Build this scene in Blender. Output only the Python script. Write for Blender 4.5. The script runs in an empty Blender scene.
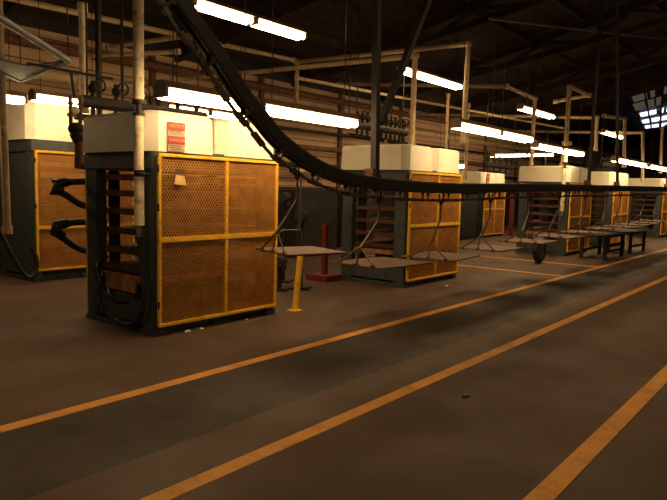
import bpy, bmesh, math, random
from mathutils import Vector, Matrix
random.seed(7)
S = bpy.context.scene
COL = S.collection

# ------------------------------------------------------------------ materials
def mat(name, col, rough=.6, metal=0., vary=.25, scale=6., bump=0., dirt=None, dirt_amt=.5, dirt_scale=3., coords='Object'):
    m = bpy.data.materials.new(name); m.use_nodes = True
    nt = m.node_tree; n = nt.nodes; l = nt.links
    b = n['Principled BSDF']; b.inputs['Roughness'].default_value = rough; b.inputs['Metallic'].default_value = metal
    tc = n.new('ShaderNodeTexCoord')
    ns = n.new('ShaderNodeTexNoise'); ns.inputs['Scale'].default_value = scale; ns.inputs['Detail'].default_value = 6
    l.new(tc.outputs[coords], ns.inputs['Vector'])
    r = n.new('ShaderNodeValToRGB'); l.new(ns.outputs['Fac'], r.inputs['Fac'])
    r.color_ramp.elements[0].position = .3; r.color_ramp.elements[1].position = .7
    lo = [c*(1-vary) for c in col]; hi = [min(1, c*(1+vary)) for c in col]
    r.color_ramp.elements[0].color = (*lo, 1); r.color_ramp.elements[1].color = (*hi, 1)
    out = r.outputs['Color']
    if dirt:
        n2 = n.new('ShaderNodeTexNoise'); n2.inputs['Scale'].default_value = dirt_scale; n2.inputs['Detail'].default_value = 8
        n2.inputs['Roughness'].default_value = .7
        l.new(tc.outputs[coords], n2.inputs['Vector'])
        r2 = n.new('ShaderNodeValToRGB'); l.new(n2.outputs['Fac'], r2.inputs['Fac'])
        r2.color_ramp.elements[0].position = .52; r2.color_ramp.elements[0].color = (0, 0, 0, 1)
        r2.color_ramp.elements[1].position = .68; r2.color_ramp.elements[1].color = (dirt_amt,)*3+(1,)
        mx = n.new('ShaderNodeMixRGB'); l.new(r2.outputs['Color'], mx.inputs['Fac']); l.new(out, mx.inputs['Color1'])
        mx.inputs['Color2'].default_value = (*dirt, 1); out = mx.outputs['Color']
    l.new(out, b.inputs['Base Color'])
    if bump:
        bp = n.new('ShaderNodeBump'); bp.inputs['Strength'].default_value = bump; bp.inputs['Distance'].default_value = .02
        l.new(ns.outputs['Fac'], bp.inputs['Height']); l.new(bp.outputs['Normal'], b.inputs['Normal'])
    return m

def emit(name, col, st):
    m = bpy.data.materials.new(name); m.use_nodes = True
    n = m.node_tree.nodes; n.remove(n['Principled BSDF'])
    e = n.new('ShaderNodeEmission'); e.inputs['Color'].default_value = (*col, 1); e.inputs['Strength'].default_value = st
    m.node_tree.links.new(e.outputs[0], n['Material Output'].inputs['Surface'])
    return m

LAMP = (1., .68, .33)
M = dict(
    teal=mat('teal_paint', (.050, .060, .064), .55, 0, .25, 5, 0, (.03, .022, .015), .7, 4),
    teal_light=mat('worn_teal_paint', (.065, .09, .10), .5, 0, .3, 6, 0, (.05, .03, .02), .6, 5),
    yellow=mat('yellow_paint', (.86, .50, .03), .5, 0, .12, 12, 0, (.3, .14, .02), .5, 14),
    mesh=mat('yellow_expanded_metal', (.55, .25, .055), .6, 0, .2, 9, 0, (.25, .10, .02), .5, 6),
    hood=mat('cream_hood_paint', (.80, .74, .60), .55, 0, .05, 2, 0, (.55, .45, .32), .5, 3.5),
    platen=mat('hot_platen_steel', (.095, .034, .016), .5, .2, .35, 5, 0, (.08, .035, .02), .7, 6),
    copper=mat('bright_copper_steel', (.50, .25, .12), .35, .5, .3, 8, 0, (.12, .05, .03), .8, 7),
    rubber=mat('black_rubber', (.016, .015, .015), .45),
    dark=mat('dark_iron', (.020, .014, .011), .55, .2, .3, 8),
    rail=mat('conveyor_rail_paint', (.014, .0115, .010), .5, .2, .25, 6),
    chain=mat('greasy_chain_steel', (.10, .075, .055), .4, .5, .4, 10),
    rust=mat('rusty_iron', (.16, .07, .035), .75, .1, .4, 9),
    tray=mat('worn_tray_plywood', (.105, .05, .029), .7, 0, .2, 3, 0, (.12, .06, .035), .6, 4),
    rod=mat('grey_steel_rod', (.075, .055, .042), .45, .5, .25, 8),
    galv=mat('galvanised_steel', (.30, .29, .28), .42, .5, .15, 6),
    guard=mat('dusty_grey_sheet', (.028, .027, .027), .7, 0, .3, 7, .2),
    lag=mat('pipe_lagging', (.80, .66, .44), .8, 0, .15, 8, .15, (.16, .10, .06), .8, 11),
    pipe=mat('cream_painted_pipe', (.56, .41, .25), .65, 0, .15, 5, 0, (.22, .12, .06), .6, 6),
    red=mat('red_paint', (.17, .014, .012), .6, 0, .25, 6),
    house=mat('lamp_housing_enamel', (.30, .20, .14), .6, 0, .2, 6),
    sign_red=mat('sign_red', (.34, .035, .02), .6, 0, .15, 10),
    sign_white=mat('sign_cream', (.42, .31, .20), .6, 0, .15, 20, 0, (.3, .2, .12), .6, 30),
    ink=mat('sign_ink', (.06, .045, .04), .7),
    tag=mat('tag_card', (.75, .5, .2), .7),
    wood=mat('roof_timber', (.030, .015, .010), .8, 0, .45, 3),
    paper=mat('paper_scrap', (.75, .72, .65), .8),
    bench=mat('dark_bench_wood', (.013, .009, .007), .7, 0, .3, 4),
    line=mat('floor_paint', (.74, .33, .055), .7, 0, .15, 3, 0, (.28, .12, .035), .65, 3.5),
    tube=emit('tube_glow', LAMP, 26.),
    sky=emit('daylight_pane', (.72, .80, 1.), 2.2),
    dull=emit('dirty_pane', (.5, .40, .28), .14),
)

# floor: brown concrete with a darker resurfaced strip beside the aisle line
def floor_mat():
    m = bpy.data.materials.new('stained_concrete'); m.use_nodes = True
    nt = m.node_tree; n = nt.nodes; l = nt.links; b = n['Principled BSDF']
    tc = n.new('ShaderNodeTexCoord'); sep = n.new('ShaderNodeSeparateXYZ'); l.new(tc.outputs['Object'], sep.inputs[0])
    def noise(sc, d=6, rg=.55):
        t = n.new('ShaderNodeTexNoise'); t.inputs['Scale'].default_value = sc; t.inputs['Detail'].default_value = d
        t.inputs['Roughness'].default_value = rg; l.new(tc.outputs['Object'], t.inputs['Vector']); return t.outputs['Fac']
    def ramp(src, p0, c0, p1, c1):
        r = n.new('ShaderNodeValToRGB'); l.new(src, r.inputs['Fac']); e = r.color_ramp.elements
        e[0].position, e[0].color, e[1].position, e[1].color = p0, (*c0, 1), p1, (*c1, 1); return r.outputs['Color']
    def math_(op, a, b_):
        x = n.new('ShaderNodeMath'); x.operation = op
        for i, v in enumerate((a, b_)):
            if isinstance(v, (int, float)): x.inputs[i].default_value = v
            else: l.new(v, x.inputs[i])
        return x.outputs[0]
    def mix(f, a, b_, mode='MIX'):
        x = n.new('ShaderNodeMixRGB'); x.blend_type = mode
        for k, v in (('Fac', f), ('Color1', a), ('Color2', b_)):
            if isinstance(v, (int, float)): x.inputs[k].default_value = v
            elif isinstance(v, tuple): x.inputs[k].default_value = (*v, 1)
            else: l.new(v, x.inputs[k])
        return x.outputs['Color']
    base = ramp(noise(.7), .3, (.070, .038, .022), .7, (.100, .056, .033))
    base = mix(ramp(noise(5, 8, .7), .5, (0, 0, 0), .75, (.5, .5, .5)), base, (.06, .036, .022))
    y = math_('ADD', sep.outputs['Y'], math_('MULTIPLY', math_('SUBTRACT', noise(3), .5), .05))
    inside = math_('MULTIPLY', math_('GREATER_THAN', y, 3.08), math_('LESS_THAN', y, 4.03))
    tar = ramp(noise(2.2), .3, (.026, .017, .013), .7, (.048, .031, .022))
    fade = math_('MULTIPLY', inside, math_('SUBTRACT', 1., math_('MULTIPLY', math_('GREATER_THAN', sep.outputs['X'], 14.5), .5)))
    col = mix(fade, base, tar)
    joint = math_('LESS_THAN', math_('ABSOLUTE', math_('SUBTRACT', y, 3.08), 0), .012)
    col = mix(math_('MULTIPLY', joint, .8), col, (.025, .018, .014))
    jx = math_('LESS_THAN', math_('ABSOLUTE', math_('SUBTRACT', math_('PINGPONG', math_('ADD', sep.outputs['X'], .9), 3.0), 0), 0), .008)
    col = mix(math_('MULTIPLY', jx, .55), col, (.04, .03, .022))
    jy = math_('LESS_THAN', math_('ABSOLUTE', math_('SUBTRACT', sep.outputs['Y'], 1.75), 0), .008)
    col = mix(math_('MULTIPLY', jy, .35), col, (.04, .03, .022))
    l.new(col, b.inputs['Base Color'])
    rr = ramp(noise(1.3), .3, (.60,)*3, .7, (.85,)*3); l.new(rr, b.inputs['Roughness'])
    bp = n.new('ShaderNodeBump'); bp.inputs['Strength'].default_value = .12; bp.inputs['Distance'].default_value = .01
    l.new(noise(30), bp.inputs['Height']); l.new(bp.outputs['Normal'], b.inputs['Normal'])
    return m

def wall_mat(name, c0, c1, pitch, gap=.03):
    m = bpy.data.materials.new(name); m.use_nodes = True
    nt = m.node_tree; n = nt.nodes; l = nt.links; b = n['Principled BSDF']; b.inputs['Roughness'].default_value = .8
    tc = n.new('ShaderNodeTexCoord')
    ns = n.new('ShaderNodeTexNoise'); ns.inputs['Scale'].default_value = 1.2; ns.inputs['Detail'].default_value = 7
    l.new(tc.outputs['Object'], ns.inputs['Vector'])
    r = n.new('ShaderNodeValToRGB'); l.new(ns.outputs['Fac'], r.inputs['Fac'])
    r.color_ramp.elements[0].position, r.color_ramp.elements[1].position = .35, .65
    r.color_ramp.elements[0].color, r.color_ramp.elements[1].color = (*c0, 1), (*c1, 1)
    sep = n.new('ShaderNodeSeparateXYZ'); l.new(tc.outputs['Object'], sep.inputs[0])
    pp = n.new('ShaderNodeMath'); pp.operation = 'PINGPONG'; pp.inputs[1].default_value = pitch/2; l.new(sep.outputs['Z'], pp.inputs[0])
    lt = n.new('ShaderNodeMath'); lt.operation = 'LESS_THAN'; lt.inputs[1].default_value = gap/2; l.new(pp.outputs[0], lt.inputs[0])
    mx = n.new('ShaderNodeMixRGB'); l.new(lt.outputs[0], mx.inputs['Fac']); l.new(r.outputs['Color'], mx.inputs['Color1'])
    mx.inputs['Color2'].default_value = (c0[0]*.35, c0[1]*.3, c0[2]*.28, 1)
    l.new(mx.outputs['Color'], b.inputs['Base Color'])
    return m
M['floor'] = floor_mat()
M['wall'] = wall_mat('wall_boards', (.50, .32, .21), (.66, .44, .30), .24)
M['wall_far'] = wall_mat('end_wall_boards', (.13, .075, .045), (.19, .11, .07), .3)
M['roof'] = wall_mat('roof_boards', (.016, .009, .007), (.032, .018, .013), .4)

# ------------------------------------------------------------------ mesh builder
class MB:
    def __init__(s): s.v = []; s.f = []; s.sm = []
    def add(s, vs, fs, smooth=False):
        o = len(s.v); s.v += [tuple(v) for v in vs]; s.f += [[i+o for i in f] for f in fs]; s.sm += [smooth]*len(fs); return s
    def box(s, x0, x1, y0, y1, z0, z1, bev=0.):
        if bev <= 0:
            vs = [(x, y, z) for z in (z0, z1) for x, y in ((x0, y0), (x1, y0), (x1, y1), (x0, y1))]
            return s.add(vs, [(3, 2, 1, 0), (4, 5, 6, 7), (0, 1, 5, 4), (1, 2, 6, 5), (2, 3, 7, 6), (3, 0, 4, 7)])
        bm = bmesh.new(); bmesh.ops.create_cube(bm, size=1)
        for v in bm.verts: v.co = Vector(((x0+x1)/2+v.co.x*(x1-x0), (y0+y1)/2+v.co.y*(y1-y0), (z0+z1)/2+v.co.z*(z1-z0)))
        bmesh.ops.bevel(bm, geom=bm.edges[:], offset=bev, segments=2, affect='EDGES')
        bm.verts.index_update(); s.add([v.co[:] for v in bm.verts], [[v.index for v in f.verts] for f in bm.faces]); bm.free(); return s
    def prism(s, poly, z0, z1):       # poly in xy, counter-clockwise
        k = len(poly); vs = [(x, y, z0) for x, y in poly]+[(x, y, z1) for x, y in poly]
        return s.add(vs, [list(range(k))[::-1], list(range(k, 2*k))]+[(i, (i+1) % k, (i+1) % k+k, i+k) for i in range(k)])
    def hull(s, low, high):           # two matching rings of 3D points
        k = len(low)
        return s.add(list(low)+list(high), [list(range(k))[::-1], list(range(k, 2*k))]+[(i, (i+1) % k, (i+1) % k+k, i+k) for i in range(k)])
    def tube(s, pts, r, n=8, caps=True, radii=None):
        P = [Vector(p) for p in pts]; k = len(P)
        up = None; rings = []
        for i, p in enumerate(P):
            t = (P[min(i+1, k-1)]-P[max(i-1, 0)]).normalized()
            if up is None:
                a = Vector((0, 0, 1)) if abs(t.z) < .9 else Vector((1, 0, 0)); up = (a-t*a.dot(t)).normalized()
            else:
                up = up-t*up.dot(t); up = up.normalized() if up.length > 1e-6 else t.orthogonal().normalized()
            sd = t.cross(up); rr = radii[i] if radii else r
            if 0 < i < k-1:
                c = (P[i]-P[i-1]).normalized().dot((P[i+1]-P[i]).normalized()); rr = rr/max(.75, math.sqrt((1+c)/2))
            rings.append([p+up*(rr*math.cos(2*math.pi*j/n))+sd*(rr*math.sin(2*math.pi*j/n)) for j in range(n)])
        vs = [v for q in rings for v in q]
        fs = [(i*n+j, i*n+(j+1) % n, (i+1)*n+(j+1) % n, (i+1)*n+j) for i in range(k-1) for j in range(n)]
        s.add(vs, fs, True)
        if caps: s.add(rings[0], [list(range(n))[::-1]]); s.add(rings[-1], [list(range(n))])
        return s
    def bar(s, a, b, w, h, upv=(0, 0, 1)):
        a, b = Vector(a), Vector(b); t = (b-a).normalized(); u = Vector(upv); u = u-t*u.dot(t)
        if u.length < 1e-4: u = t.orthogonal()
        u.normalize(); sd = t.cross(u)
        ring = lambda p: [p-sd*w/2-u*h/2, p+sd*w/2-u*h/2, p+sd*w/2+u*h/2, p-sd*w/2+u*h/2]
        return s.add(ring(a)+ring(b), [(3, 2, 1, 0), (4, 5, 6, 7), (0, 1, 5, 4), (1, 2, 6, 5), (2, 3, 7, 6), (3, 0, 4, 7)])
    def torus(s, c, R, r, axis='y', n=20, m=8):
        vs = []; fs = []
        for i in range(n):
            a = 2*math.pi*i/n
            for j in range(m):
                b = 2*math.pi*j/m; q = R+r*math.cos(b); p = (q*math.cos(a), r*math.sin(b), q*math.sin(a))
                if axis == 'x': p = (p[1], p[0], p[2])
                if axis == 'z': p = (p[0], p[2], p[1])
                vs.append((c[0]+p[0], c[1]+p[1], c[2]+p[2]))
        for i in range(n):
            for j in range(m): fs.append((i*m+j, i*m+(j+1) % m, ((i+1) % n)*m+(j+1) % m, ((i+1) % n)*m+j))
        return s.add(vs, fs, True)
    def ball(s, c, r, sx=1, sy=1, sz=1):
        bm = bmesh.new(); bmesh.ops.create_uvsphere(bm, u_segments=12, v_segments=8, radius=r); bm.verts.index_update()
        s.add([(c[0]+v.co.x*sx, c[1]+v.co.y*sy, c[2]+v.co.z*sz) for v in bm.verts], [[v.index for v in f.verts] for f in bm.faces], True); bm.free(); return s
    def build(s, name, m, parent=None, loc=(0, 0, 0)):
        me = bpy.data.meshes.new(name); me.from_pydata(s.v, [], s.f); me.update()
        for p, k in zip(me.polygons, s.sm): p.use_smooth = k
        bm = bmesh.new(); bm.from_mesh(me); bmesh.ops.recalc_face_normals(bm, faces=bm.faces); bm.to_mesh(me); bm.free()
        me.materials.append(M[m]); o = bpy.data.objects.new(name, me); COL.objects.link(o); o.location = loc
        if parent is not None: o.parent = parent
        return o

def tag(o, label, cat, group=None, kind=None):
    if label: o['label'] = label
    if cat: o['category'] = cat
    if group: o['group'] = group
    if kind: o['kind'] = kind
    return o
def empty(name, loc, label, cat, group=None, rz=0.):
    o = bpy.data.objects.new(name, None); COL.objects.link(o); o.location = loc; o.rotation_euler = (0, 0, rz); o.empty_display_size = .1
    return tag(o, label, cat, group)
def children(o): return [c for c in bpy.data.objects if c.parent == o]
def copy_tree(o, parent=None):
    kids = children(o); c = o.copy(); COL.objects.link(c)
    if parent is not None: c.parent = parent
    for k in kids: copy_tree(k, c)
    return c
def clone(o, loc, label, rz=None):
    c = copy_tree(o); c.location = loc; c['label'] = label
    if rz is not None: c.rotation_euler = (0, 0, rz)
    return c
def structure(o, label=None, cat=None): return tag(o, label, cat, None, 'structure')

# ------------------------------------------------------------------ setting
BACK, FARX = 13.0, 48.0
def roof_z(y): return 4.9+.23*(BACK-y)
fl = MB().box(-6, FARX, -6, BACK, -.1, 0).build('floor', 'floor')
structure(fl, 'brown stained concrete factory floor with painted aisle lines', 'floor')
def line(x0, x1, y, w): MB().box(x0, x1, y-w/2, y+w/2, 0, .003).build('painted_line', 'line', fl)
line(-3, 46, 4.08, .115); line(-3, 46, 2.58, .115); line(-3, 46, 1.10, .125)
MB().box(12.25, 12.36, 4.14, 9.0, 0, .003).build('painted_line', 'line', fl)
MB().box(14.5, 14.6, 4.14, 9.0, 0, .003).build('painted_line', 'line', fl)

wb = MB().box(-6, FARX, BACK, BACK+.15, 0, 4.95)
wb = wb.build('wall_back', 'wall'); structure(wb, 'tan boarded back wall behind the rows of presses', 'wall')
for i in range(14): MB().box(-2+3.6*i, -1.86+3.6*i, BACK-.1, BACK, 0, 4.9).build('wall_stud', 'rust', wb)
MB().box(-6, FARX, BACK-.03, BACK, 0, 1.65).build('dark_wall_sheet', 'bench', wb)  # thin dark sheet added so the lower back wall reads black
MB().box(-6, FARX, BACK-.14, BACK-.0, 4.72, 4.95).build('wall_plate', 'dark', wb)
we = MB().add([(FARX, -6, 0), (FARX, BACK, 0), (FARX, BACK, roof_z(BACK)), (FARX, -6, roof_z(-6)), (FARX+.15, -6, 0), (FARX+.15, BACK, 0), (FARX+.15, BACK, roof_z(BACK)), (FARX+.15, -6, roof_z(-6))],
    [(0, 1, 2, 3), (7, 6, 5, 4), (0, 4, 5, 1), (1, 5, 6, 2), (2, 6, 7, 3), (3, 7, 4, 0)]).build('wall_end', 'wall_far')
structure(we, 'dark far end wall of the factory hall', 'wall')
cl = MB().add([(-6, -6, roof_z(-6)), (FARX, -6, roof_z(-6)), (FARX, BACK+.15, roof_z(BACK+.15)), (-6, BACK+.15, roof_z(BACK+.15)),
    (-6, -6, roof_z(-6)+.1), (FARX, -6, roof_z(-6)+.1), (FARX, BACK+.15, roof_z(BACK+.15)+.1), (-6, BACK+.15, roof_z(BACK+.15)+.1)],
    [(0, 1, 2, 3), (7, 6, 5, 4), (0, 4, 5, 1), (1, 5, 6, 2), (2, 6, 7, 3), (3, 7, 4, 0)]).build('ceiling', 'roof')
structure(cl, 'dark sloping timber roof over the hall', 'ceiling')
for i in range(7):                                     # trusses
    x = 1.2+4.2*i; t = MB()
    t.bar((x, -6, roof_z(-6)-.30), (x, BACK, roof_z(BACK)-.15), .14, .22)
    t.bar((x, -6, roof_z(-6)-1.5), (x, BACK-1.5, roof_z(BACK-1.5)-.35), .1, .16)
    for j in range(7):
        y = -5+2.4*j; dz = lambda q: 1.5-(q+6)/17.5*1.15
        t.bar((x, y, roof_z(y)-.3), (x, y+1.2, roof_z(y+1.2)-dz(y+1.2)), .07, .1)
        t.bar((x, y+1.2, roof_z(y+1.2)-dz(y+1.2)), (x, y+2.4, roof_z(y+2.4)-.3), .07, .1)
    t.build('roof_truss', 'wood', cl)
for j in range(12):
    y = -5+1.55*j; MB().box(-6, 29.0, y-.05, y+.05, roof_z(y)-.17, roof_z(y)+.0).build('purlin', 'wood', cl)

# roof light far down the hall, some panes clear, some painted over
wr = bpy.data.objects.new('window_1', None); COL.objects.link(wr); structure(wr, 'broken rooflight with a few bright panes in the far dark roof', 'window')
sl = math.atan(.23)
def rp(x, y, d=.12): return Vector((x, y, roof_z(y)-d))
A, B, C_, D = rp(29.8, 7.65), rp(29.6, 5.3), rp(41.6, 8.2), rp(40.3, 9.35)
def quad(u, v):
    return (A*(1-u)+B*u)*(1-v)+(D*(1-u)+C_*u)*v
rows = [(.02, .15, 'dull', ((.06, .32), (.38, .46), (.62, .80), (.86, .98))), (.19, .36, 'dull', ((.0, .26), (.30, .44), (.48, .62), (.72, .82))),
        (.46, .57, 'sky', ((.08, .48), (.60, .66), (.74, 1.0))), (.68, .79, 'sky', ((.06, .28), (.34, .58), (.64, 1.0))), (.89, .985, 'sky', ((.08, .56), (.66, 1.0)))]
fm = MB()
for v in (0, .17, .41, .62, .84, 1.0): fm.bar(quad(-.02, v), quad(1.02, v), .12, .03)
for u in (0, .29, .6, 1.0): fm.bar(quad(u, 0), quad(u, 1), .08, .03)
fm.build('window_frame', 'dark', wr)
for v0, v1, mm, us in rows:
    for u0, u1 in us:
        q = [quad(u0, v0), quad(u1, v0), quad(u1, v1), quad(u0, v1)]
        MB().hull(q, [p+Vector((0, 0, .02)) for p in q]).build('pane', mm, wr)

# ------------------------------------------------------------------ presses
PW, PD = 1.80, 1.36
def strands(mb, x0, x1, z0, z1, y, pitch, w, ang=60., th=.004):
    """diamond mesh of crossing flat strands in the xz plane at depth y"""
    tn = math.tan(math.radians(ang)); H = z1-z0
    for sgn in (1, -1):
        k = 0; lo, hi = (x0-H/tn, x1) if sgn > 0 else (x0, x1+H/tn)
        b = lo
        while b < hi:
            # x = b + sgn*(z-z0)/tn
            za, zb = z0, z1
            if sgn > 0: za, zb = max(z0, z0+(x0-b)*tn), min(z1, z0+(x1-b)*tn)
            else: za, zb = max(z0, z0+(b-x1)*tn), min(z1, z0+(b-x0)*tn)
            if zb-za > .01:
                p = (b+sgn*(za-z0)/tn, y+sgn*th*.5, za); q = (b+sgn*(zb-z0)/tn, y+sgn*th*.5, zb)
                mb.bar(p, q, w, th, (0, 1, 0))
            b += pitch
def hood_poly(x0, x1, y0, y1, c=.11):
    return [(x0, y0+c), (x0+c, y0), (x1-c, y0), (x1, y0+c), (x1, y1-c*.5), (x1-c*.5, y1), (x0+c*.5, y1), (x0, y1-c*.5)]
def make_press(loc, label, group, ct=1.93, cb=.10, mid=1.03, top=1.95, hz=2.37, sign=False, fine=False, hd=PD+.04, closed=False):
    r = empty('platen_press', loc, label, 'press', group)
    b = MB(); b.box(.02, PW-.02, .07, PD, 0, .09); b.box(.02, .06, .05, PD-.05, .02, .34, .01); b.box(PW-.06, PW-.02, .05, PD-.05, .02, .34, .01)
    b.box(-.012, .16, -.005, PD+.01, 0, .06, .01); b.box(PW-.16, PW+.012, -.005, PD+.01, 0, .06, .01); b.box(.8, 1.0, .02, PD, 0, .085)
    b.build('base', 'teal', r)
    for x0 in (0, PW-.13):
        for y0 in (0.01, PD-.24):
            MB().box(x0, x0+.13, y0, y0+.23, .05, top-.05, .012).build('post', 'teal', r)
    t = MB(); t.box(-.012, PW+.012, .0, PD+.012, top-.19, top, .012); t.box(.02, PW-.02, .02, PD-.02, top, top+.02); t.build('top_beam', 'teal', r)
    h = top-.22
    zs = [h-.02, h-.20, h-.40, h-.62, h-.84, h-1.04]
    for i, z in enumerate(zs):
        MB().box(.05, PW-.05, .26, PD-.26, z-.065, z, .006).build('platen', 'platen', r)
    MB().box(.04, PW-.04, .25, PD-.25, .52, .60, .006).build('lower_platen', 'copper', r)
    for x in (.45, 1.35): MB().tube([(x, PD/2, .09), (x, PD/2, .52)], .2, 16).build('ram', 'teal_light', r)
    rm = MB(); rm.box(.06, PW-.06, .45, PD-.45, .12, .40, .02); rm.build('ram_housing', 'teal_light', r)
    for x in (.14, PW-.2): MB().box(x, x+.06, PD-.40, PD-.26, .1, top-.2).build('steam_header', 'dark', r)
    for x0, x1 in ((-.06, .87), (.88, 1.84)):
        p = hood_poly(x0, x1, -.01, hd); q = hood_poly(x0+.012, x1-.012, .002, hd-.015); q2 = hood_poly(x0+.04, x1-.04, .03, hd-.05)
        m = MB(); k = len(p)
        m.hull([(x, y, top) for x, y in p], [(x, y, hz-.03) for x, y in q]); m.hull([(x, y, hz-.03) for x, y in q], [(x, y, hz) for x, y in q2])
        m.build('hood', 'hood', r)
    # front guard and back guard: painted frame and expanded metal
    for y, s in ((-.035, 1), (PD+.03, -1)) if fine else ((-.035, 1),):
        f = MB(); w = .038
        for x in (.02, .93, PW-.02-w): f.box(x, x+w, y-.02, y+.02, cb, ct, .006)
        for z in (cb, mid-.03, ct-w): f.box(.02, PW-.02, y-.023, y+.017, z, z+(w if z != mid-.03 else .055), .006)
        g = f.build('guard_frame', 'yellow', r)
        if s > 0:
            for z in (cb+.2, mid+.3, ct-.2): MB().tube([(.015, y-.02, z), (.015, y-.02, z+.08)], .012, 8).build('hinge', 'dark', g)
        if s > 0 or fine:
            for x0, x1, pt in ((.058, .93, .036), (.968, PW-.058, .021)):
                for z0, z1 in ((cb+w, mid-.03), (mid+.025, ct-w)):
                    k = MB(); pch = pt if fine else .028
                    if s < 0: pch = .05
                    strands(k, x0, x1, z0, z1, y, pch, (.0080 if pt > .03 else .0062) if fine else .008, 58)
                    k.build('mesh_panel', 'mesh', r)
    if closed: MB().box(.03, .045, .2, PD-.2, .1, top-.2).build('added_side_sheet', 'teal', r)  # sheet added across the open side so the inside looks dark
    if sign: add_sign(r, sign)
    return r
def txt(body, size, loc, m, parent, rot=(math.pi/2, 0, 0), name='lettering'):
    c = bpy.data.curves.new(name, 'FONT'); c.body = body; c.size = size; c.align_x = 'CENTER'; c.align_y = 'CENTER'; c.extrude = .0015
    o = bpy.data.objects.new(name, c); COL.objects.link(o)
    dg = bpy.context.evaluated_depsgraph_get(); me = bpy.data.meshes.new_from_object(o.evaluated_get(dg)); bpy.data.objects.remove(o)
    me.materials.clear(); me.materials.append(M[m]); o = bpy.data.objects.new(name, me); COL.objects.link(o)
    o.location = loc; o.rotation_euler = rot; o.parent = parent; return o
def add_sign(r, kind):
    y = -.032
    x0, x1, z0, z1 = (.155, .365, 1.96, 2.26) if kind == 'main' else (.15, .38, 1.97, 2.32)
    h = (z1-z0); b = MB().box(x0, x1, y, y+.016, z0, z1).build('warning_sign', 'sign_white', r); b['label'] = 'red and cream warning sign'
    for za, zb in ((.74, 1.0), (.24, .52)): MB().box(x0, x1, y-.004, y, z0+h*za, z0+h*zb).build('red_band', 'sign_red', b)
    cx = (x0+x1)/2
    txt('NOTICE', .050, (cx, y-.006, z0+h*.87), 'sign_white', b); txt('DANGER', .050, (cx, y-.006, z0+h*.38), 'sign_white', b)
    for zz in (.60, .66, .71, .06, .12, .18): MB().box(x0+.02, x1-.02-random.random()*.05, y-.002, y, z0+h*zz-.003, z0+h*zz+.003).build('small_print', 'ink', b)

ROW = 'hydraulic platen presses behind yellow mesh guards'
P1 = make_press((3.78, 5.5, 0), 'large teal platen press with cream hood and red warning sign, nearest the camera', ROW, sign='main', fine=True, hd=1.36)
P2 = make_press((8.62, 5.5, 0), 'teal platen press standing behind the dark hanging column and red-brown trays, cream hood, no sign', ROW)
P3 = clone(P2, (16.43, 5.5, 0), 'teal platen press just past the cross aisle with a lagged drop pipe at its corner')
P4 = clone(P2, (20.42, 5.5, 0), 'teal platen press immediately beyond the one with the lagged corner pipe past the cross aisle')
P5 = clone(P2, (27.4, 5.5, 0), 'distant platen press at the right edge of the photo, only its dull hood clear')
PL = make_press((4.55, 9.85, 0), 'tall teal platen press in the back row, at the left edge of the photo', ROW, ct=2.10, cb=.18, mid=.88, top=2.27, hz=2.97, closed=True)
PB = make_press((20.45, 9.85, 0), 'small distant back-row press with an orange-red sign on its cream hood', ROW, sign='far')

# extras that belong to the nearest press
tg = MB(); tg.add([(.20, -.068, 1.615), (.36, -.068, 1.60), (.335, -.068, 1.70), (.225, -.068, 1.715), (.20, -.062, 1.615), (.36, -.062, 1.60), (.335, -.062, 1.70), (.225, -.062, 1.715)],
    [(0, 1, 2, 3), (7, 6, 5, 4), (0, 4, 5, 1), (1, 5, 6, 2), (2, 6, 7, 3), (3, 7, 4, 0)])
tgo = tg.build('guard_tag', 'tag', P1)
k = MB()
for i in range(3): k.box(.225+i*.002, .335, -.064, -.060, 1.74+i*.014, 1.746+i*.014)
k.build('tag_print', 'ink', tgo)
def smooth(pts, n=6):
    P = [Vector(p) for p in pts]; P = [P[0]*2-P[1]]+P+[P[-1]*2-P[-2]]; out = []
    for i in range(1, len(P)-2):
        for j in range(n):
            t = j/n; a, b, c, d = P[i-1:i+3]
            out.append(.5*((2*b)+(c-a)*t+(2*a-5*b+4*c-d)*t*t+(3*b-a-3*c+d)*t**3))
    out.append(P[-2]); return out
def loc1(pts): return [Vector(p)-Vector((3.78, 5.5, 0)) for p in pts]
# elbow hoses on the back corner of the press, made of iron fittings and rubber
for za, zb in ((1.62, 1.34), (1.14, .80)):
    h = MB(); h.tube(smooth(loc1([(4.05, 6.86, za-.02), (3.86, 6.96, za), (3.60, 7.02, za-.02), (3.50, 7.02, za-.10), (3.62, 7.02, zb+.12), (3.80, 6.96, zb), (3.98, 6.84, zb)])), .040, 10)
    ho = h.build('steam_hose', 'rubber', P1)
    f = MB(); f.tube(loc1([(3.64, 7.02, za-.01), (3.50, 7.02, za-.04), (3.49, 7.02, za-.11), (3.58, 7.02, zb+.17)]), .055, 10); f.build('elbow_fitting', 'dark', ho)
h = MB(); h.tube(smooth(loc1([(3.95, 6.7, .74), (3.74, 6.55, .66), (3.70, 6.44, .50), (3.68, 6.42, .26), (3.70, 6.15, .12), (3.70, 5.86, .085), (3.70, 5.64, .20), (3.69, 5.55, .44), (3.69, 5.60, .80), (3.68, 5.62, 1.06)])), .026, 10)
h.build('drain_hose', 'rubber', P1)
h = MB(); h.tube(smooth(loc1([(3.95, 6.6, .62), (3.74, 6.48, .50), (3.76, 6.40, .34), (3.80, 6.28, .28), (3.80, 6.02, .30), (3.9, 5.95, .33)])), .022, 8); h.build('short_hose', 'rubber', P1)
pl = MB(); pl.box(.0, .02, .35, .95, .42, .56); pl.build('worn_plate', 'copper', P1)
# a hose on the left back-row press
h = MB(); h.tube(smooth([(-.62, -.1, 1.0), (-.45, -.12, .6), (-.25, -.14, .2), (-.12, -.14, .12), (-.02, -.13, .3), (-.1, -.12, .6)]), .035, 8); h.build('drain_hose', 'rubber', PL)

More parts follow.
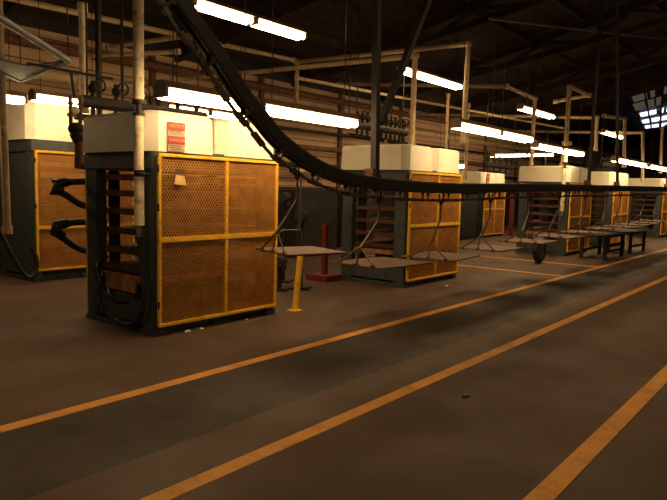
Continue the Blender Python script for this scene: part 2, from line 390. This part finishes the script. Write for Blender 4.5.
# ------------------------------------------------------------------ lamps
def lamp_proto(L, label, group, z, x, y, up=.8, along='x'):
    r = empty('fluorescent_lamp', (x, y, z), label, 'lamp', group, 0 if along == 'x' else math.pi/2)
    h = L/2
    m = MB(); m.hull([(-h, -.12, .055), (h, -.12, .055), (h, .12, .055), (-h, .12, .055)], [(-h, -.05, .13), (h, -.05, .13), (h, .05, .13), (-h, .05, .13)])
    m.build('housing', 'house', r)
    for s in (-.055, .055):
        MB().tube([(-h+.04, s, .0), (h-.04, s, .0)], .045, 10).build('lamp_tube', 'tube', r)
    for q in (-h, h-.035): MB().box(q, q+.035, -.1, .1, -.03, .055).build('end_socket', 'house', r)
    for q in (-h*.75, h*.75): MB().tube([(q, 0, .13), (q, 0, up)], .006, 6).build('hanger_wire', 'dark', r)
    return r
LOW, UP_, BK = 'lamps low over the front row of presses', 'lamps high over the front row of presses', 'lamps over the back row of presses'
def lamps(lst, y, group, up):
    for x0, x1, z, lab in lst:
        yy = y
        if group == LOW:                   # the low lamps do not hang in one straight row
            k = 1.01 if x0 < 9 else .96 if x0 < 12.4 else 1.07 if x0 < 16 else 1.01
            x0, x1, z, yy = x0*k, x1*k, 1.6+(z-1.6)*k, y*k
        lamp_proto(x1-x0, lab, group, z, (x0+x1)/2, yy, min(up, roof_z(yy)-z-.02))
lamps([(3.50, 4.72, 2.45, 'glowing lamp directly above the warning sign of the nearest press'),
       (4.76, 6.49, 2.45, 'glowing lamp above the nearest press, right of where the curved rail crosses'),
       (9.22, 10.80, 2.69, 'near half of the long bright lamp pair past the second press'),
       (10.84, 12.35, 2.69, 'lamp forming the far half of the long bright pair past the second press'),
       (12.64, 14.12, 2.60, 'lamp before the cross-aisle press, near half of the slim pair'),
       (14.16, 15.63, 2.60, 'lamp before the cross-aisle press, far half of the slim pair'),
       (18.5, 21.9, 2.62, 'long lamp in front of the fourth press, between two thin drop pipes'),
       (22.4, 25.6, 2.62, 'long low lamp second from the right edge of the photo'),
       (26.6, 29.4, 2.75, 'farthest low lamp, cut by the right edge of the photo')], 5.0, LOW, 4.)
lamps([(5.40, 6.50, 4.05, 'high lamp at the top of the photo, near half of the pair by the rail'),
       (6.54, 7.64, 4.05, 'high lamp at the top of the photo, far half of the pair by the rail'),
       (10.58, 13.02, 4.0, 'high lamp crossing behind the cream pipe over the second press'),
       (16.53, 18.98, 3.95, 'high lamp over the cross-aisle press'),
       (24.2, 26.8, 3.96, 'small high lamp farthest down the hall')], 7.0, UP_, 4.)
lamps([(2.6, 4.2, 2.76, 'back-row lamp cut by the left edge of the photo'),
       (4.30, 5.40, 2.83, 'back-row lamp in front of the tall left press hood'),
       (6.62, 7.54, 2.95, 'thin back-row lamp seen just over the nearest press hood, left half'),
       (7.58, 8.50, 2.95, 'thin back-row lamp seen just over the nearest press hood, right half'),
       (16.2, 16.9, 2.42, 'tiny back-row lamp just right of the second press hood'),
       (17.1, 17.8, 2.42, 'tiny back-row lamp left of the signed distant press')], 9.3, BK, 3.)
for x0, x1, lb in ((19.85, 22.6, 'tilted back-row lamp over the signed distant press, near half of the level pair'), (22.65, 25.4, 'tilted back-row lamp beyond the signed distant press, far half of the level pair')):
    lp = lamp_proto(2.75, lb, BK, 2.88+.064*((x0+x1)/2-19.9), (x0+x1)/2, 9.3, 2.2); lp.rotation_euler = (0, -.064, 0)

# ------------------------------------------------------------------ pipes
def pipe(name, label, pts, r, m='pipe', group='steam pipes over the presses', joints=True, n=10):
    P = [Vector(p) for p in pts]; base = P[0].copy()
    o = empty(name, base, label, 'pipe', group)
    t = MB(); t.tube([p-base for p in P], r, n) if len(P) == 2 else [t.tube([P[i]-base, P[i+1]-base], r, n) for i in range(len(P)-1)]
    t.build('pipe_run', m, o)
    if joints:
        for i, p in enumerate(P):
            j = MB(); q = p-base
            if 0 < i < len(P)-1: j.ball(q, r*1.5)
            else:
                d = ((P[1] if i == 0 else P[-2])-p).normalized(); j.tube([q, q+d*r*2.2], r*1.35, n)
            j.build('elbow' if 0 < i < len(P)-1 else 'coupling', m, o)
    return o
DP = 'lagged steam pipes hanging before press corners'
def lagged(x, y, ztop, label):
    o = empty('steam_pipe', (x, y, 0), label, 'pipe', DP)
    a = MB(); a.tube([(0, 0, 2.46), (0, 0, ztop)], .055, 12); a.build('pipe_lagging', 'lag', o)
    MB().tube([(0, 0, 1.75), (0, 0, 2.30)], .050, 12).build('pipe_lagging', 'lag', o); MB().tube([(0, 0, 1.18), (0, 0, 1.68)], .052, 12).build('pipe_lagging', 'lag', o)
    v = MB(); v.tube([(0, 0, 2.27), (0, 0, 2.47)], .03, 10); v.tube([(0, 0, 2.42), (0, 0, 2.46)], .075, 12); v.tube([(0, 0, 2.30), (0, 0, 2.33)], .06, 12)
    v.tube([(0, 0, 2.38), (.14, -.06, 2.40)], .012, 6); v.build('valve', 'dark', o)
    c = MB(); c.tube([(0, 0, 1.69), (0, 0, 1.74)], .058, 12); c.torus((.02, -.03, 1.71), .06, .012, 'z'); c.build('pipe_clamp', 'dark', o)
    e = MB(); e.tube([(0, 0, 1.05), (0, 0, 1.2)], .022, 8); e.tube([(0, 0, 1.10), (0, 0, 1.14)], .035, 8); e.build('end_fitting', 'galv', o)
    return o
lagged(3.685, 5.62, roof_z(5.62)-.2, 'thick cream lagged pipe hanging in front of the nearest press corner')
q = lagged(16.42-.14, 5.60, 4.38, 'cream lagged pipe hanging at the corner of the press past the cross aisle')
pipe('steam_pipe', 'cream pipe standing up behind the grey mesh guard at upper left', [(4.40, 8.0, 2.55), (4.40, 8.0, 3.98)], .05, 'lag')
pipe('steam_pipe', 'cream pipe running up the left edge of the photo', [(3.62, 8.6, 0.9), (3.58, 8.6, 4.6)], .05, 'pipe')
pipe('steam_pipe', 'long cream header pipe running along below the roof, upper left', [(3.2, 11.3, 4.68), (12.1, 11.3, 4.93)], .055, 'pipe')
pipe('steam_pipe', 'cream pipe running out over the second press with a long drop beyond it', [(12.1, 11.3, 4.89), (11.85, 6.2, 4.66), (11.80, 6.2, 2.62)], .052, 'pipe')
pipe('steam_pipe', 'cream pipe coming forward and dropping onto the second press hood', [(9.5, 12.5, 4.18), (9.5, 6.0, 3.98), (9.5, 6.0, 2.37)], .05, 'pipe')
pipe('steam_pipe', 'short cream drop pipe under the end of the long header', [(12.1, 11.25, 4.85), (12.1, 11.25, 3.4)], .06, 'pipe')
pipe('steam_pipe', 'cream pipe crossing behind the top of the curved rail', [(7.5, 12.6, 4.56), (7.5, 9.6, 4.42)], .05, 'pipe')
pipe('steam_pipe', 'cream pipe branching from the wall behind the thick lagged pipe', [(7.0, 12.6, 4.28), (7.6, 10.2, 4.20)], .045, 'pipe')
pipe('steam_pipe', 'cream pipe bent over the cross aisle before the third press', [(14.6, 11.9, 4.75), (14.5, 6.5, 4.20), (16.3, 6.5, 4.14), (16.3, 6.5, 2.37)], .05, 'pipe')
pipe('steam_pipe', 'cream elbow pipe joined to the top of the far lagged pipe', [(16.30, 5.60, 4.38), (17.95, 5.62, 4.38), (17.95, 6.6, 4.27)], .05, 'pipe')
pipe('steam_pipe', 'cream drop pipe over the near end of the fourth press', [(19.3, 12.4, 4.4), (19.4, 5.8, 3.92), (19.45, 5.8, 2.95)], .05, 'pipe')
pipe('steam_pipe', 'cream drop pipe over the far end of the fourth press', [(20.0, 5.8, 4.05), (22.4, 5.8, 4.2), (22.7, 5.8, 2.6)], .055, 'pipe')
pipe('steam_pipe', 'cream drop pipe right of the small far high lamp', [(26, 12.5, 4.4), (24.9, 5.8, 3.95), (25.4, 5.8, 2.2)], .055, 'pipe')
pipe('steam_pipe', 'cream drop pipe by the right edge beyond the fourth press', [(30, 5.8, 4.9), (28.0, 5.8, 4.4), (28.2, 5.8, 2.6)], .055, 'pipe')
pipe('steam_pipe', 'slim pipe standing between the second press hood and the signed distant press', [(10.7, 7.4, 3.4), (10.7, 7.4, 2.1)], .03, 'pipe')
pipe('steam_pipe', 'slim cream pipe dropping beside the far half of the long lamp pair', [(13.6, 7.6, 4.0), (13.6, 7.6, 2.2)], .04, 'pipe')
pipe('steam_pipe', 'slim cream pipe rising at the rear of the cross aisle', [(16.6, 8.6, 4.2), (16.6, 8.6, 2.0)], .045, 'pipe')
pipe('steam_pipe', 'thin cream pipe running along level over the cross aisle', [(9.0, 8.4, 3.75), (24, 8.4, 4.15)], .035, 'pipe')
pipe('steam_pipe', 'cream pipe with open hook end above the third press hood', [(17.5, 6.1, 2.37), (17.6, 6.1, 3.05), (18.1, 6.1, 3.08)], .045, 'pipe')
pipe('steam_pipe', 'thin vertical pipe left of the rail curve rising to the roof header', [(9.8, 11.0, 2.6), (9.8, 11.0, 4.1)], .05, 'pipe')
WP = 'pipes fixed along the back wall'
for z, r, mm, lab in ((4.30, .10, 'rust', 'uppermost rusty brown pipe along the back wall'), (3.72, .12, 'pipe', 'thick tan pipe along the back wall, below the rusty one'),
                      (3.25, .05, 'dark', 'thin dark pipe along the back wall, under the thick tan one'), (2.75, .08, 'rust', 'rusty pipe along the back wall just above hood height'), (2.2, .07, 'dark', 'lowest dark pipe along the back wall')):
    o = pipe('wall_pipe', lab, [(-2, 12.65, z), (40, 12.65, z+.25)], r, mm, WP, False)
    for i in range(12): MB().box(3.5*i-.03, 3.5*i+.03, -.02, .25, .0+.0125*i*1.6-.03, .0+.0125*i*1.6+.03).build('wall_bracket', 'dark', o)
pipe('wall_pipe', 'cream pipe stub lit along the back wall left of the second press', [(13.0, 12.3, 2.1), (15.4, 12.3, 2.15)], .07, 'lag', WP)

# valve manifolds: a thick dark header with valves and hand wheels
def manifold(loc, L, label, n, rz=0):
    o = empty('valve_manifold', loc, label, 'manifold', 'dark valve manifolds behind the presses', rz)
    MB().tube([(0, 0, 0), (L, 0, 0)], .075, 12).build('header_pipe', 'dark', o)
    MB().tube([(0, .15, -.18), (L, .15, -.18)], .04, 10).build('return_pipe', 'dark', o)
    for i in range(n):
        x = L*(i+.5)/n; v = MB(); v.tube([(x, 0, -.2), (x, 0, .26)], .03, 8); v.ball((x, 0, .17), .06); v.tube([(x, 0, .17), (x, -.16, .19)], .015, 6)
        vo = v.build('valve', 'dark', o)
        MB().torus((x, -.17, .19), .07, .014, 'y', 16, 6).build('hand_wheel', 'dark', vo)
    for x in (.1, L-.1): MB().tube([(x, .03, 0), (x, .03, roof_z(loc[1])-loc[2]-.03)], .012, 8).build('hanger_rod', 'dark', o)
    return o
manifold((3.95, 7.25, 2.60), 1.9, 'dark valve header behind the nearest press hood, below the thick lagged pipe', 6)
manifold((9.5, 7.3, 2.84), 1.8, 'dark valve header heaped above the second press hood', 11)
manifold((12.6, 8.6, 2.55), 1.2, 'dark valve header beside the cross aisle right of the second press', 4)
manifold((17.0, 8.2, 2.45), 2.2, 'dark valve header behind the third press', 5)
manifold((24.2, 7.0, 2.8), 2.0, 'dark valve header beyond the fourth press near the right edge', 4)

# valve assembly with two stems and a grey body, left rear corner of the nearest press
o = empty('control_valve', (3.80, 7.12, 0), 'grey control valve on two dark red stems at the left rear of the nearest press', 'valve')
b = MB(); b.ball((.02, 0, 2.24), .095, 1.1, .8, .85); b.tube([(-.0, 0, 2.2), (.05, 0, 2.1)], .07, 12); b.build('valve_body', 'guard', o)
for x in (-.05, .07):
    s = MB(); s.tube([(x, 0, 2.28), (x, 0, 2.62)], .022, 8); s.tube([(x, 0, 2.38), (x, 0, 2.42)], .04, 8); s.tube([(x, 0, 2.52), (x, 0, 2.55)], .04, 8); s.build('stem', 'rust', o)
s = MB(); s.tube([(0.05, 0, 2.15), (.05, 0, 1.80), (.08, -.15, 1.80), (.09, -.27, 1.80)], .045, 10); s.build('lower_pipe', 'rust', o)
s = MB(); s.ball((.0, 0, 2.46), .06, 1, .7, .8); s.build('bonnet', 'lag', o)
s = MB(); s.tube([(.0, 0, 2.6), (-.03, .02, 2.9)], .018, 8); s.tube([(-.5, .1, 2.93), (.5, 0, 2.9)], .016, 8); s.build('feed_pipe', 'dark', o)

# ------------------------------------------------------------------ overhead conveyor
RY = 4.3
prof = [(2.55, 4.05), (2.9, 3.52), (3.19, 3.10), (3.41, 2.90), (3.58, 2.74), (3.75, 2.57), (3.93, 2.40), (4.09, 2.28), (4.33, 2.09), (4.55, 1.98), (4.85, 1.86), (5.18, 1.775), (5.54, 1.715), (6.1, 1.68), (6.8, 1.66), (7.9, 1.655), (9.5, 1.69), (11.7, 1.735), (14.9, 1.78), (21, 1.86), (30, 1.95)]
def rail_z(x):
    for (a, za), (b, zb) in zip(prof, prof[1:]):
        if a <= x <= b: return za+(zb-za)*(x-a)/(b-a)
    return prof[-1][1]
rpts = smooth([(x, RY, z) for x, z in prof], 3)
cv = empty('overhead_conveyor', (6.1, RY, 1.68), 'dark monorail conveyor curving down from the roof and running past every press', 'conveyor')
off = Vector((6.1, RY, 1.68))
def sweep(mb, poly):            # poly: list of (side, up) offsets
    rings = []
    for i, p in enumerate(rpts):
        t = (rpts[min(i+1, len(rpts)-1)]-rpts[max(i-1, 0)]).normalized(); sd = Vector((0, 1, 0)); u = t.cross(sd)*-1
        if u.z < 0: u = -u
        rings.append([p-off+sd*a+u*b for a, b in poly])
    k = len(poly)
    mb.add([v for q in rings for v in q], [(i*k+j, i*k+(j+1) % k, (i+1)*k+(j+1) % k, (i+1)*k+j) for i in range(len(rings)-1) for j in range(k)])
    mb.add(rings[0], [list(range(k))]); mb.add(rings[-1], [list(range(k))])
m = MB(); sweep(m, [(-.055, .075), (-.06, .06), (-.06, -.05), (-.055, -.07), (-.02, -.07), (-.02, -.055), (.02, -.055), (.02, -.07), (.055, -.07), (.06, -.05), (.06, .06), (.055, .075)])
m.build('rail', 'rail', cv)
# chain of links hung under the rail
ln = []
acc = 0
ch = MB(); d = 0; prevp = None; seg = []
step = .14; pos = []
tot = 0
for a, b in zip(rpts, rpts[1:]):
    L = (b-a).length
    while acc < L: pos.append((a+(b-a)*(acc/L), (b-a).normalized())); acc += step
    acc -= L
for i, (p, t) in enumerate(pos):
    u = Vector((-t.z, 0, t.x)); 
    if u.z < 0: u = -u
    c = p-off-u*.165
    if i % 2 == 0:
        for s in (-.022, .022): ch.bar(c-t*step*.62+Vector((0, s, 0)), c+t*step*.62+Vector((0, s, 0)), .01, .04, u)
    else: ch.bar(c-t*step*.62, c+t*step*.62, .016, .03, u)
ch.build('drive_chain', 'chain', cv)
for i, (p, t) in enumerate(pos):
    if i % 4 == 0 and p.x < 14.5:
        u = Vector((-t.z, 0, t.x)); u = -u if u.z < 0 else u
        b = MB(); q = p-off
        for s in (-1, 1):
            b.bar(q+Vector((0, s*.062, 0))-u*.03, q+Vector((0, s*.03, 0))-u*.17, .025, .01, (0, 1, 0))
            b.torus((q+Vector((0, s*.04, 0))-u*.075)[:], .022, .012, 'y', 10, 6)
        b.build('trolley', 'chain', cv)
# column and strut hangers carrying the rail
HG = 'dark steel hangers holding up the rail'
def hanger(x, xt, label, w=.1, brace=None):
    z0 = rail_z(x)+.05; zt = roof_z(RY)-.1
    o = empty('rail_hanger', (x, RY, z0), label, 'hanger', HG)
    c = MB()
    c.bar((0, 0, 0), (xt-x, 0, zt-z0), w, w, (0, 1, 0)); c.build('hanger_bar', 'dark', o)
    MB().box(-w*.9, w*.9, -w*.6, w*.6, -.02, .05).build('rail_clamp', 'dark', o)
    MB().box(-.13, -.06, -.06, .06, .0, .12).build('gusset', 'rust', o)
    if brace:
        b = MB(); b.bar((brace[0]-x, 0, brace[1]-z0), (brace[2]-x, 0, brace[3]-z0), .07, .07, (0, 1, 0)); b.build('brace', 'dark', o)
    return o
hanger(6.02, 5.84, 'dark steel column with a slanting brace hanging before the second press', .078, (6.10, 2.4, 7.75, 5.2))
hanger(14.08, 14.2, 'dark hanger bar before the third press hood', .06)
hanger(16.36, 15.1, 'slanted dark hanger bar before the fourth press hood', .06)
hanger(22.0, 22.3, 'thin dark hanger bar at the right edge of the photo', .08)

# ------------------------------------------------------------------ hanging trays
TR = 'trays hanging from the conveyor'
def make_tray(loc, label, rz=0.):
    r = empty('hanging_tray', loc, label, 'tray', TR, rz)
    tz = -.95
    t = MB(); t.box(-.40, .58, -.40, .40, tz-.016, tz, .003); t.build('tray_plate', 'tray', r)
    for y in (-.25, .25): MB().bar((-.38, y, tz-.022), (.5, y, tz-.022), .025, .012).build('tray_bearer', 'dark', r)
    a = MB(); a.tube([(0, 0, -.16), (0, 0, -.30), (0, 0, -.42), (-.012, 0, -.45), (-.035, 0, -.475), (-.15, 0, -.595), (-.31, 0, -.76)], .014, 8); a.build('hanging_arm', 'rod', r)
    a = MB(); a.tube([(-.15, 0, -.61), (-.31, 0, -.76)], .021, 8); a.build('arm_sleeve', 'rod', r)
    for y in (-.26, 0, .26):
        MB().tube([(-.31, 0, -.75), (-.37, y, tz+.01)], .010, 6).build('stay_rod', 'rod', r)
    for y in (-.26, 0, .26): MB().box(-.40, -.35, y-.02, y+.02, tz, tz+.012).build('stay_foot', 'dark', r)
    h = MB(); h.torus((0, 0, -.2), .035, .012, 'y', 14, 6); h.tube([(0, .03, -.08), (0, .03, -.2)], .012, 6); h.tube([(0, -.03, -.08), (0, -.03, -.2)], .012, 6); h.build('hook', 'dark', r)
    return r
xs = [4.66, 6.12, 7.62, 9.2, 10.8, 12.3, 13.9, 15.5, 16.7, 17.9, 19.2, 20.6]
labs = ['grey tray hanging in front of the nearest press, beside the yellow post', 'red-brown tray hanging at the foot of the second press side opening', 'thin tray hanging before the second press yellow guard',
        'hanging tray just right of the second press, over the cross aisle', 'hanging tray before the signed distant press', 'brown hanging tray left of the dark green tyre', 'hanging tray before the third press guard',
        'hanging tray just past the third press guard', 'hanging tray over the near end of the low dark bench', 'hanging tray over the middle of the low dark bench', 'hanging tray over the far end of the low dark bench', 'last hanging tray before the right edge of the photo']
rots = [-.30, -.10, .12, .0, .08, -.1, .05, .1, -.1, .06, -.05, .1]
proto = make_tray((xs[0], RY, rail_z(xs[0])), labs[0], rots[0])
for x, lb, rz in list(zip(xs, labs, rots))[1:]:
    clone(proto, (x, RY, rail_z(x)), lb, rz)
proto.scale = (.72, .9, 1.02)

# ------------------------------------------------------------------ grey mesh guard, upper left
def gp(u): return Vector(u)
Z3 = 3.0
g = empty('mesh_guard', (3.65, 6.97, Z3), 'grey tube-edged mesh safety guard hanging at the upper left corner of the photo', 'guard')
o0 = Vector((3.65, 6.97, Z3)); G = [Vector(p)-o0 for p in ((.9, 4.25, 3.0), (3.65, 6.97, 3.0), (4.0, 8.95, 3.0), (3.45, 8.35, 3.0), (2.6, 7.4, 3.0))]
t = MB(); t.tube([G[0], G[1]], .038, 10); t.build('edge_tube', 'galv', g)
t = MB(); t.bar(G[1], G[2], .05, .06); t.bar(G[2], G[3], .05, .06); t.bar(G[3], G[4], .05, .06); t.build('edge_bar', 'guard', g)
F = [G[1], G[2], G[3], G[4], G[4]*.45+G[1]*.55+Vector((.35, .55, 0))]
sh = MB(); sh.hull([p-Vector((0, 0, .012)) for p in F], [p+Vector((0, 0, .0)) for p in F]); sh.build('guard_sheet', 'guard', g)
w = MB(); dirv = (G[1]-G[0])
for i in range(14):
    a = G[0]+dirv*(i/14); b = G[0]+dirv*((i+.5)/14); c = G[0]+dirv*((i+1)/14); nrm = Vector((-.25, .3, .0))
    w.tube([a+nrm*.2, b+nrm*.9+Vector((0, 0, .22)), c+nrm*.2], .008, 5, False)
w.build('wire_lacing', 'galv', g)
for p in (G[1], G[2], G[4]): MB().tube([p, p+Vector((0, 0, roof_z((p+o0).y)-Z3-.05))], .008, 6).build('hanger_wire', 'dark', g)

# ------------------------------------------------------------------ floor-standing small things
o = empty('yellow_post', (5.90, 5.44, 0), 'yellow safety post with a bent loop rail at the far corner of the nearest press', 'post')
MB().tube([(0, 0, 0), (.07, -.02, .78)], .042, 12).build('post_tube', 'yellow', o)
MB().tube([(.07, -.02, .76), (.07, -.02, 1.03), (.04, -.01, 1.06), (-.2, .06, 1.06), (-.24, .08, 1.03), (-.25, .08, .9)], .015, 8).build('loop_rail', 'rod', o)
MB().tube([(.05, .0, .7), (.09, .02, 1.75)], .013, 8).build('thin_rod', 'rod', o)
MB().box(-.08, .08, -.08, .08, 0, .012).build('foot_plate', 'yellow', o)
o = empty('red_stand', (8.32, 6.98, 0), 'red pedestal stand on a square red base left of the second press', 'stand')
MB().box(-.24, .24, -.24, .24, 0, .10, .01).build('base', 'red', o); MB().box(-.045, .045, -.045, .045, .1, .98, .005).build('column', 'red', o); MB().box(-.06, .06, -.055, .055, .90, .98, .01).build('head', 'red', o)
o = empty('red_post', (22.62, 9.7, 0), 'small red post at the far corner of the signed distant press', 'post')
MB().box(-.12, .12, -.12, .12, 0, .05).build('base', 'red', o); MB().box(-.06, .06, -.06, .06, .05, 1.6).build('column', 'red', o)
# dark tyre under the trays
o = empty('tyre', (14.2, 5.35, 0), 'dark green tyre standing on the floor before the third press', 'tyre')
MB().torus((0, 0, .31), .235, .075, 'y', 28, 12).build('tread', 'rubber', o); MB().tube([(0, -.05, .31), (0, .05, .31)], .17, 20).build('wheel_rim', 'teal', o)
# benches
def bench(loc, L, label):
    o = empty('work_bench', loc, label, 'bench', 'low dark benches under the trays')
    MB().box(0, L, -.35, .35, .56, .62, .005).build('bench_top', 'bench', o)
    for x in (.04, L-.12):
        for y in (-.33, .25): MB().box(x, x+.08, y, y+.08, 0, .56).build('leg', 'bench', o)
    for y in (-.31, .28): MB().box(.08, L-.08, y, y+.03, .18, .24).build('stretcher', 'bench', o)
    return o
b1 = bench((16.2, 4.75, 0), 1.7, 'low dark bench under the trays, nearer of the two before the fourth press')
b2 = clone(b1, (18.6, 4.75, 0), 'low dark bench under the trays, farther of the two, toward the right edge')
# dark cabinet of controls behind the yellow post and pipes beside it
def cabinet(loc, w, d, h, label):
    o = empty('control_cabinet', loc, label, 'cabinet', 'dark control cabinets between the presses')
    MB().box(0, w, 0, d, .08, h, .01).build('body', 'bench', o); MB().box(.03, w-.03, .03, d-.03, 0, .08).build('plinth', 'dark', o)
    dr = MB().box(.04, w-.04, -.02, 0, .14, h-.06, .005).build('door', 'dark', o); MB().box(w-.14, w-.10, -.05, -.02, h*.5, h*.5+.14, .004).build('handle', 'rod', dr)
    MB().box(.1, w*.5, -.03, -.02, h*.72, h*.86).build('gauge_panel', 'guard', dr)
    return o
cb = cabinet((7.4, 10.4, 0), 1.6, .6, 1.55, 'dark cabinet far behind the red stand')
clone(cb, (10.3, 9.6, 0), 'dark cabinet in the gap just behind the second press')
clone(cb, (13.3, 10.6, 0), 'dark cabinet at the rear of the cross aisle')
clone(cb, (18.3, 9.8, 0), 'dark cabinet beside the signed distant press')
clone(cb, (24.2, 7.2, 0), 'dark cabinet beyond the fourth press')
# pale motor behind the nearest press
def pump(x, y, z, label):
    o = empty('pump_motor', (x, y, 0), label, 'pump', 'grey pump motors on stands', .5)
    MB().tube([(-.17, 0, z), (.15, 0, z)], .085, 14).build('motor_body', 'guard', o); MB().tube([(.15, 0, z), (.19, 0, z), (.21, 0, z)], .085, 14, True, [.085, .075, .04]).build('end_bell', 'galv', o)
    MB().box(-.12, .12, -.08, .08, z-.14, z-.07).build('motor_foot', 'dark', o)
    s = MB(); s.tube([(0, 0, 0), (0, 0, z-.13)], .035, 8); s.box(-.15, .15, -.15, .15, 0, .03); s.build('stand', 'dark', o)
pump(7.28, 6.6, 1.18, 'grey pump motor at mid height behind the yellow post')
pump(6.95, 6.75, .46, 'low grey pump motor near the floor behind the first hanging tray')
pump(7.6, 7.3, 1.45, 'topmost grey pump motor, just right of the nearest press guard')
# litter
def scrap(x, y, s, label, m='paper', g='paper scraps on the floor'):
    b = bmesh.new(); bmesh.ops.create_icosphere(b, subdivisions=2, radius=s); b.verts.index_update()
    mb = MB(); mb.add([(v.co.x*random.uniform(.7, 1.3)*1.5, v.co.y*random.uniform(.7, 1.3), max(0, (v.co.z+s*.4)*.5*random.uniform(.7, 1.2))) for v in b.verts], [[v.index for v in f.verts] for f in b.faces]); b.free()
    tag(mb.build('paper_scrap' if m == 'paper' else 'rubber_scrap', m, None, (x, y, 0)), label, 'litter', g)
scrap(4.17, 5.44, .030, 'white crumpled scrap under the left half of the nearest press guard')
scrap(4.36, 5.45, .022, 'small white scrap just right of the larger one under the nearest guard')
scrap(5.06, 5.46, .018, 'tiny white scrap under the right half of the nearest press guard')
scrap(9.35, 5.1, .028, 'pale scrap on the floor before the second press guard')
scrap(4.35, 2.16, .030, 'black debris lump lying by the middle yellow line', 'rubber', None)

# hanging rods and wires from the roof
for x, y, z0, r, lab in ((9.7, 7.6, 2.9, .012, 'thin dark rod hanging between the high lamp and the dark column'), (5.2, 9.0, 2.6, .05, 'dark upright hanging just left of the thick lagged pipe'),
                         (6.6, 10.6, 2.4, .03, 'dark rod hanging just right of the thick lagged pipe'), (7.25, 9.8, 3.1, .012, 'thin rod hanging left of the rail curve'), (24, 9, 2.6, .03, 'dark rod hanging near the distant rooflight'), (15.8, 8.6, 4.6, .02, 'thin dark rod over the cross aisle')):
    o = empty('hanging_rod', (x, y, z0), lab, 'rod', 'dark rods hanging from the roof')
    MB().tube([(0, 0, 0), (0, 0, roof_z(y)-z0-.02)], r, 8).build('rod', 'dark', o); MB().tube([(0, 0, -.03), (0, 0, .03)], r*1.8, 8).build('end_nut', 'dark', o)
tag(MB().tube(smooth([(11.5, 5.6, 5.0), (16.5, 4.6, 5.6), (21, 3.8, 6.2)], 6), .02, 6).build('conduit', 'galv'), 'thin pale conduit crossing the dark roof', 'conduit')

# ------------------------------------------------------------------ light of the rest of the hall, camera
W = bpy.data.worlds.new('hall'); S.world = W; W.use_nodes = True
W.node_tree.nodes['Background'].inputs['Color'].default_value = (1., .70, .42, 1); W.node_tree.nodes['Background'].inputs['Strength'].default_value = .042
def area(loc, sx, sy, e):
    l = bpy.data.lights.new('unseen_area_light', 'AREA'); l.shape = 'RECTANGLE'; l.size = sx; l.size_y = sy; l.energy = e; l.color = LAMP
    o = bpy.data.objects.new('unseen_area_light', l); COL.objects.link(o); o.location = loc; return o
for x in (1., 6., 11., 16., 21.): area((x, 1.0, 5.2), 2.4, .2, 36)  # unseen area lights over the aisle, added to brighten floor and press fronts
for x in (6.5, 10.5, 14.5, 18.5): area((x, 11.4, 3.6), 2.4, .12, 16)   # unseen lights added behind the back row to brighten the wall
area((.6, 5.0, 2.5), 1.6, .12, 16)      # the front row of lamps goes on past the left edge of the view

f, yaw, pit, rol = 616.35, .684, .0978, -.02519
c, s = math.cos, math.sin
fw = Vector((c(yaw)*c(pit), s(yaw)*c(pit), -s(pit))); rt = Vector((s(yaw), -c(yaw), 0)); dn = fw.cross(rt)
r2 = rt*c(rol)+dn*s(rol); d2 = -rt*s(rol)+dn*c(rol)
cam = bpy.data.cameras.new('camera'); cam.sensor_width = 36; cam.lens = f/667*36; cam.clip_end = 200; cam.clip_start = .05
co = bpy.data.objects.new('camera', cam); COL.objects.link(co)
mw = Matrix.Identity(4)
for i in range(3): mw[i][0], mw[i][1], mw[i][2] = r2[i], -d2[i], -fw[i]
mw[2][3] = 1.6
co.matrix_world = mw; S.camera = co
S.view_settings.view_transform = 'Standard'; S.view_settings.look = 'None'; S.view_settings.exposure = 0.; S.view_settings.gamma = 1.; S.view_settings.use_curve_mapping = False
S.cycles.max_bounces = 6; S.cycles.transparent_max_bounces = 8; S.cycles.sample_clamp_indirect = 4.
